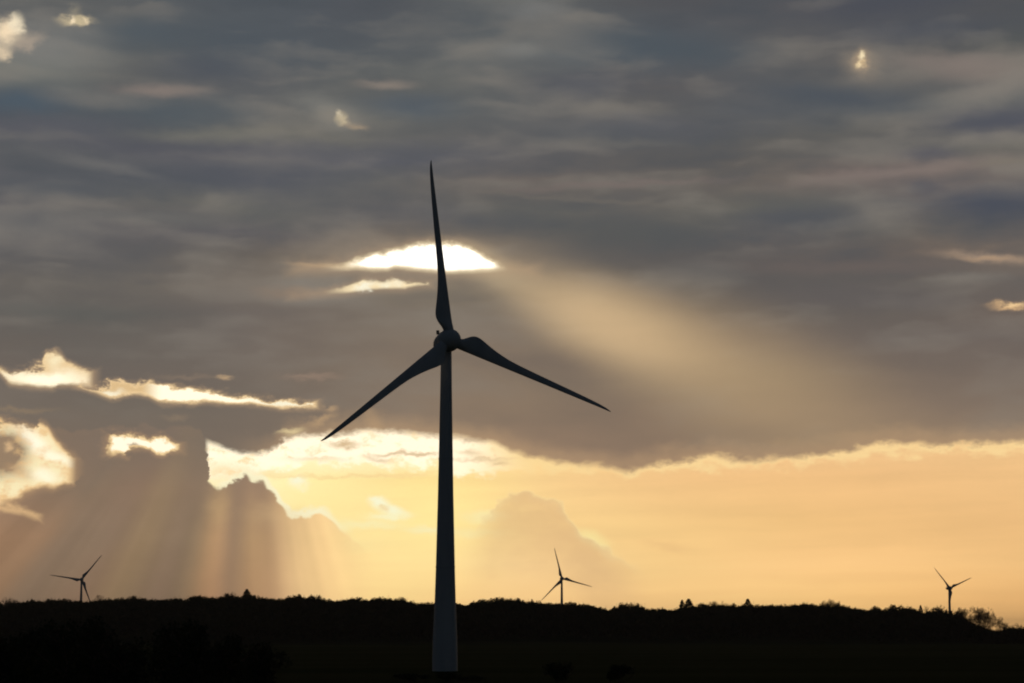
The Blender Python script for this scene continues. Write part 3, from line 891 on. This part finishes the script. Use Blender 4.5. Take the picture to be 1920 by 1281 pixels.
# --- broadleaf trees one after another along the crest
protos = [broadleaf(100 + i, 14.0, 11 + i % 3 * 1.5, 1500) for i in range(6)]
used = set()
px = -120.0
while px < 2010:
    d = WOOD_D + rnd.uniform(-25, 35)
    top = sight(px, sky_y(px) + rnd.uniform(-0.2, 2.2), d)
    gz = ground_z(top.x, top.y) - 0.3
    hh = max(top.z - gz, 4.0)
    i = rnd.randrange(6)
    o = protos[i] if i not in used else copy_tree(protos[i])
    used.add(i)
    s = rnd.uniform(0.62, 1.0)
    place(o, top.x, top.y, rnd.uniform(0, 6.28), s, hh / 14.0, gz)
    tag(o, 'dark broadleaf tree in the unbroken row along the crest of the wood', 'tree', 'broadleaf trees along the crest of the wood')
    px += rnd.uniform(7.5, 12)

# --- conifers that stand up out of the row
for px, py, w, lab in [
    (463, 1105, 1.3, 'broad dark conifer poking up from the crest between left turbine and large turbine'),
    (1279, 1125, 0.8, 'slim conifer on the crest, left one of a close pair'),
    (1291, 1123, 1.25, 'stout conifer on the crest, right one of a close pair'),
    (1402, 1123, 1.0, 'lone small conifer on the crest right of the close conifer pair'),
    (1726, 1135, 0.55, 'thin conifer spike on the crest just left of the V-bladed turbine'),
]:
    t = sight(px, py, WOOD_D - 5)
    gz = ground_z(t.x, t.y)
    o = conifer(int(px), 15.0, 5.5)
    place(o, t.x, t.y, 0, w * 2.7, (t.z - gz) / 15.0, gz)
    tag(o, lab, 'conifer', 'conifers on the crest of the wood')

# --- leafless trees
for px, py, by_, d, kw, lab in [
    (22, 1119, 1150, 1500, dict(depth=5, spread=.6), 'small round leafless tree on the crest at the far left edge'),
    (190, 1115, 1150, 1500, dict(depth=5, spread=.7), 'low spreading leafless tree on the crest just right of the left turbine'),
    (428, 1109, 1150, 1500, dict(depth=5, spread=.6), 'feathery leafless tree on the crest left of the broad conifer'),
    (758, 1118, 1150, 1500, dict(depth=5, spread=.6), 'leafless tree on the crest left of the large turbine tower'),
    (1345, 1126, 1160, 1500, dict(depth=5, spread=.7), 'wide leafless tree on the crest between the conifer pair and the lone conifer'),
    (1556, 1122, 1160, 1500, dict(depth=5, spread=.75), 'rounded leafless tree rising above the crest midway to the V-bladed turbine'),
    (1748, 1133, 1165, 1500, dict(depth=5, spread=.75), 'rounded leafless tree beside the foot of the V-bladed turbine'),
    (1797, 1138, 1178, 1440, dict(depth=5, spread=.5, r=.2), 'slender leafless tree nearest the tower in the thin clump beside V-bladed turbine'),
    (1811, 1137, 1178, 1425, dict(depth=5, spread=.45, r=.2), 'leafless tree second from the tower in the thin clump beside V-bladed turbine'),
    (1826, 1136, 1182, 1410, dict(depth=5, spread=.5, r=.22), 'tallest leafless tree in the thin clump beside the V-bladed turbine'),
    (1838, 1138, 1186, 1430, dict(depth=5, spread=.5, r=.2), 'leafless tree just behind the ivy-covered tree in the thin clump'),
    (1850, 1146, 1186, 1420, dict(depth=5, spread=.5, r=.2), 'leafless tree on the right edge of the thin clump beside the V-bladed turbine'),
    (1839, 1153, 1190, 1380, dict(depth=3, spread=.8, r=.40, ivy=95, lean=.1), 'dark ivy-covered tree in front of the thin leafless clump'),
    (1864, 1158, 1192, 1390, dict(depth=5, spread=.7, droop=.10), 'drooping leafless tree at the end of the slope, right of the ivy-covered tree'),
    (1886, 1167, 1195, 1400, dict(depth=5, spread=.8), 'bushy leafless tree standing alone in the dip near the right edge'),
    (1903, 1168, 1195, 1405, dict(depth=5, spread=.8), 'bushy leafless tree next to the one cut by the right edge'),
    (1922, 1168, 1195, 1410, dict(depth=5, spread=.8), 'leafless tree cut by the right edge of the view'),
]:
    t = sight(px, py, d)
    gz = ground_z(t.x, t.y)
    h = t.z - gz
    lab_o = bare_tree(int(px * 3 + py), max(h, 4.0), **kw)
    place(lab_o, t.x, t.y, rnd.uniform(0, 6.28), 1, 1, gz)
    tag(lab_o, lab, 'tree', 'leafless trees on the wooded slope')

# --- the body of the wood below the crest: one dark mass of crowns
rs = np.random.default_rng(42)
lib = []
for i in range(5):
    parts = [leaf_cards(34, rs, (2.4, 2.4, 2.1), 0.95, (2.6 * math.cos(a), 2.6 * math.sin(a), 8.0 + 2.2 * rs.random()), shell=.4) for a in np.linspace(0, 5.2, 6)]
    parts.append(leaf_cards(40, rs, (3.2, 3.2, 2.4), 1.0, (0, 0, 11.2), shell=.4))
    parts.append(leaf_cards(40, rs, (3.4, 3.4, 4.0), 1.2, (0, 0, 4.0), shell=.3))
    lib.append(np.concatenate(parts))
blocks = []
y_ = 1230.0
while y_ < 1640:
    half = y_ * (1120 / FOCAL_PX)
    x_ = -half
    while x_ < half:
        xx = x_ + rs.uniform(-2.5, 2.5); yy = y_ + rs.uniform(-5, 5)
        p = px_of(xx, yy)
        limit = crest(min(p, 2200)) * (yy / WOOD_D) + EYE * (1 - yy / WOOD_D) - 1.2
        gz = ground_z(xx, yy)
        hh = min(rs.uniform(11.5, 15.0), limit - gz)
        edge = 1250 + 14 * math.sin(xx * .013) + 8 * math.sin(xx * .05)
        if hh > 3.0 and yy > edge:
            c = lib[int(rs.integers(5))]
            a = rs.uniform(0, 6.28); s = rs.uniform(.8, 1.15)
            q = np.empty_like(c)
            q[:, 0] = (c[:, 0] * math.cos(a) - c[:, 1] * math.sin(a)) * s + xx
            q[:, 1] = (c[:, 0] * math.sin(a) + c[:, 1] * math.cos(a)) * s + yy
            q[:, 2] = c[:, 2] * (hh / 14.0) + gz
            blocks.append(q)
        x_ += 8.0
    y_ += 13.0 if y_ < 1300 else 24.0
W = np.concatenate(blocks)
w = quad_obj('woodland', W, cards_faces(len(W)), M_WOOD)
tag(w, 'dark unbroken wood covering the long low slope behind the field', 'wood', kind='stuff')


# ------------------------------------------------------------------ near trees and shrubs, black against the field
def shrub(seed, h=4.0, w=6.0, n=1100):
    rs_ = np.random.default_rng(seed)
    root = empty('shrub')
    segs = []
    for i in range(5):
        a = i * 1.26
        branch(Vector((0.2 * math.cos(a), 0.2 * math.sin(a), -.3)), Vector((.4 * math.cos(a), .4 * math.sin(a), 1)).normalized(), h * .5, .07, 1, segs, rs_, .5, 0, 3)
    v, f = tubes(segs, .015)
    mesh_obj('stems', v, f, M_TWIG, root)
    parts = []
    for i in range(8):
        a = rs_.random() * 6.28; rad = w * .33 * rs_.random()
        parts.append(leaf_cards(n // 8, rs_, (w * .22, w * .22, h * .26), .20, (rad * math.cos(a), rad * math.sin(a), h * (.35 + .35 * rs_.random())), shell=.25))
    V_ = np.concatenate(parts); V_[:, 2] *= h / V_[:, 2].max()
    quad_obj('foliage', V_, cards_faces(len(V_)), M_SHRUB, root)
    return root


NEAR = [
    (12, 1184, 250, 'black tree at the lower left corner, shortest of the near left clump'),
    (62, 1170, 255, 'black tree second from the left edge in the near left clump'),
    (122, 1158, 250, 'broad black tree topping the near left clump below the left turbine'),
    (182, 1153, 262, 'narrow black tree with tallest tip in the near left clump'),
    (236, 1192, 245, 'low black tree at the right end of the near left clump'),
    (318, 1164, 265, 'black tree left of the pair standing apart from the left clump'),
    (366, 1158, 258, 'black tree right of the pair standing apart from the left clump'),
    (424, 1184, 250, 'black tree sloping down toward the field from the apart pair'),
    (486, 1200, 268, 'last low black tree before the open field left of large turbine'),
]
for i, (px, py, d, lab) in enumerate(NEAR):
    t = sight(px, py, d)
    gz = ground_z(t.x, t.y)
    o = broadleaf(300 + i, t.z - gz, 5.6 + rnd.random() * 2.4, 3600, .20, M_SHRUB, True)
    place(o, t.x, t.y, rnd.uniform(0, 6.28), 1, 1, gz)
    tag(o, lab, 'tree', 'near black trees')
SHR = [
    (776, 1262, 345, 'low shrub hiding the left side of the large turbine foot'),
    (838, 1259, 340, 'low shrub right in front of the large turbine foot'),
    (884, 1266, 350, 'low shrub hiding the right side of the large turbine foot'),
    (1050, 1240, 330, 'dark shrub in the field, left of two right of the large turbine'),
    (1165, 1243, 335, 'dark shrub in the field, right of two right of the large turbine'),
]
for i, (px, py, d, lab) in enumerate(SHR):
    t = sight(px, py, d)
    gz = ground_z(t.x, t.y)
    o = shrub(500 + i, max(t.z - gz, .8), 4.5 + rnd.random() * 2.5)
    place(o, t.x, t.y, rnd.uniform(0, 6.28), 1, 1, gz)
    tag(o, lab, 'shrub', 'shrubs in the near field')

# ------------------------------------------------------------------ the thin evening haze over the land
bm = bmesh.new()
bmesh.ops.create_cube(bm, size=1.0)
for v in bm.verts:
    v.co = Vector((v.co.x * 26200, 8000 + v.co.y * 28200, 47 + v.co.z * 120))
me = bpy.data.meshes.new('haze'); bm.to_mesh(me); bm.free()
hz = bpy.data.objects.new('haze', me); COL.objects.link(hz)
mh = bpy.data.materials.new('haze'); mh.use_nodes = True
nt = mh.node_tree; nt.nodes.clear()
pv = nt.nodes.new('ShaderNodeVolumePrincipled'); om = nt.nodes.new('ShaderNodeOutputMaterial')
pv.inputs['Color'].default_value = (0.98, 0.95, 0.90, 1)
pv.inputs['Density'].default_value = 3.0e-5
nt.links.new(pv.outputs[0], om.inputs['Volume'])
me.materials.append(mh)
tag(hz, kind='stuff')
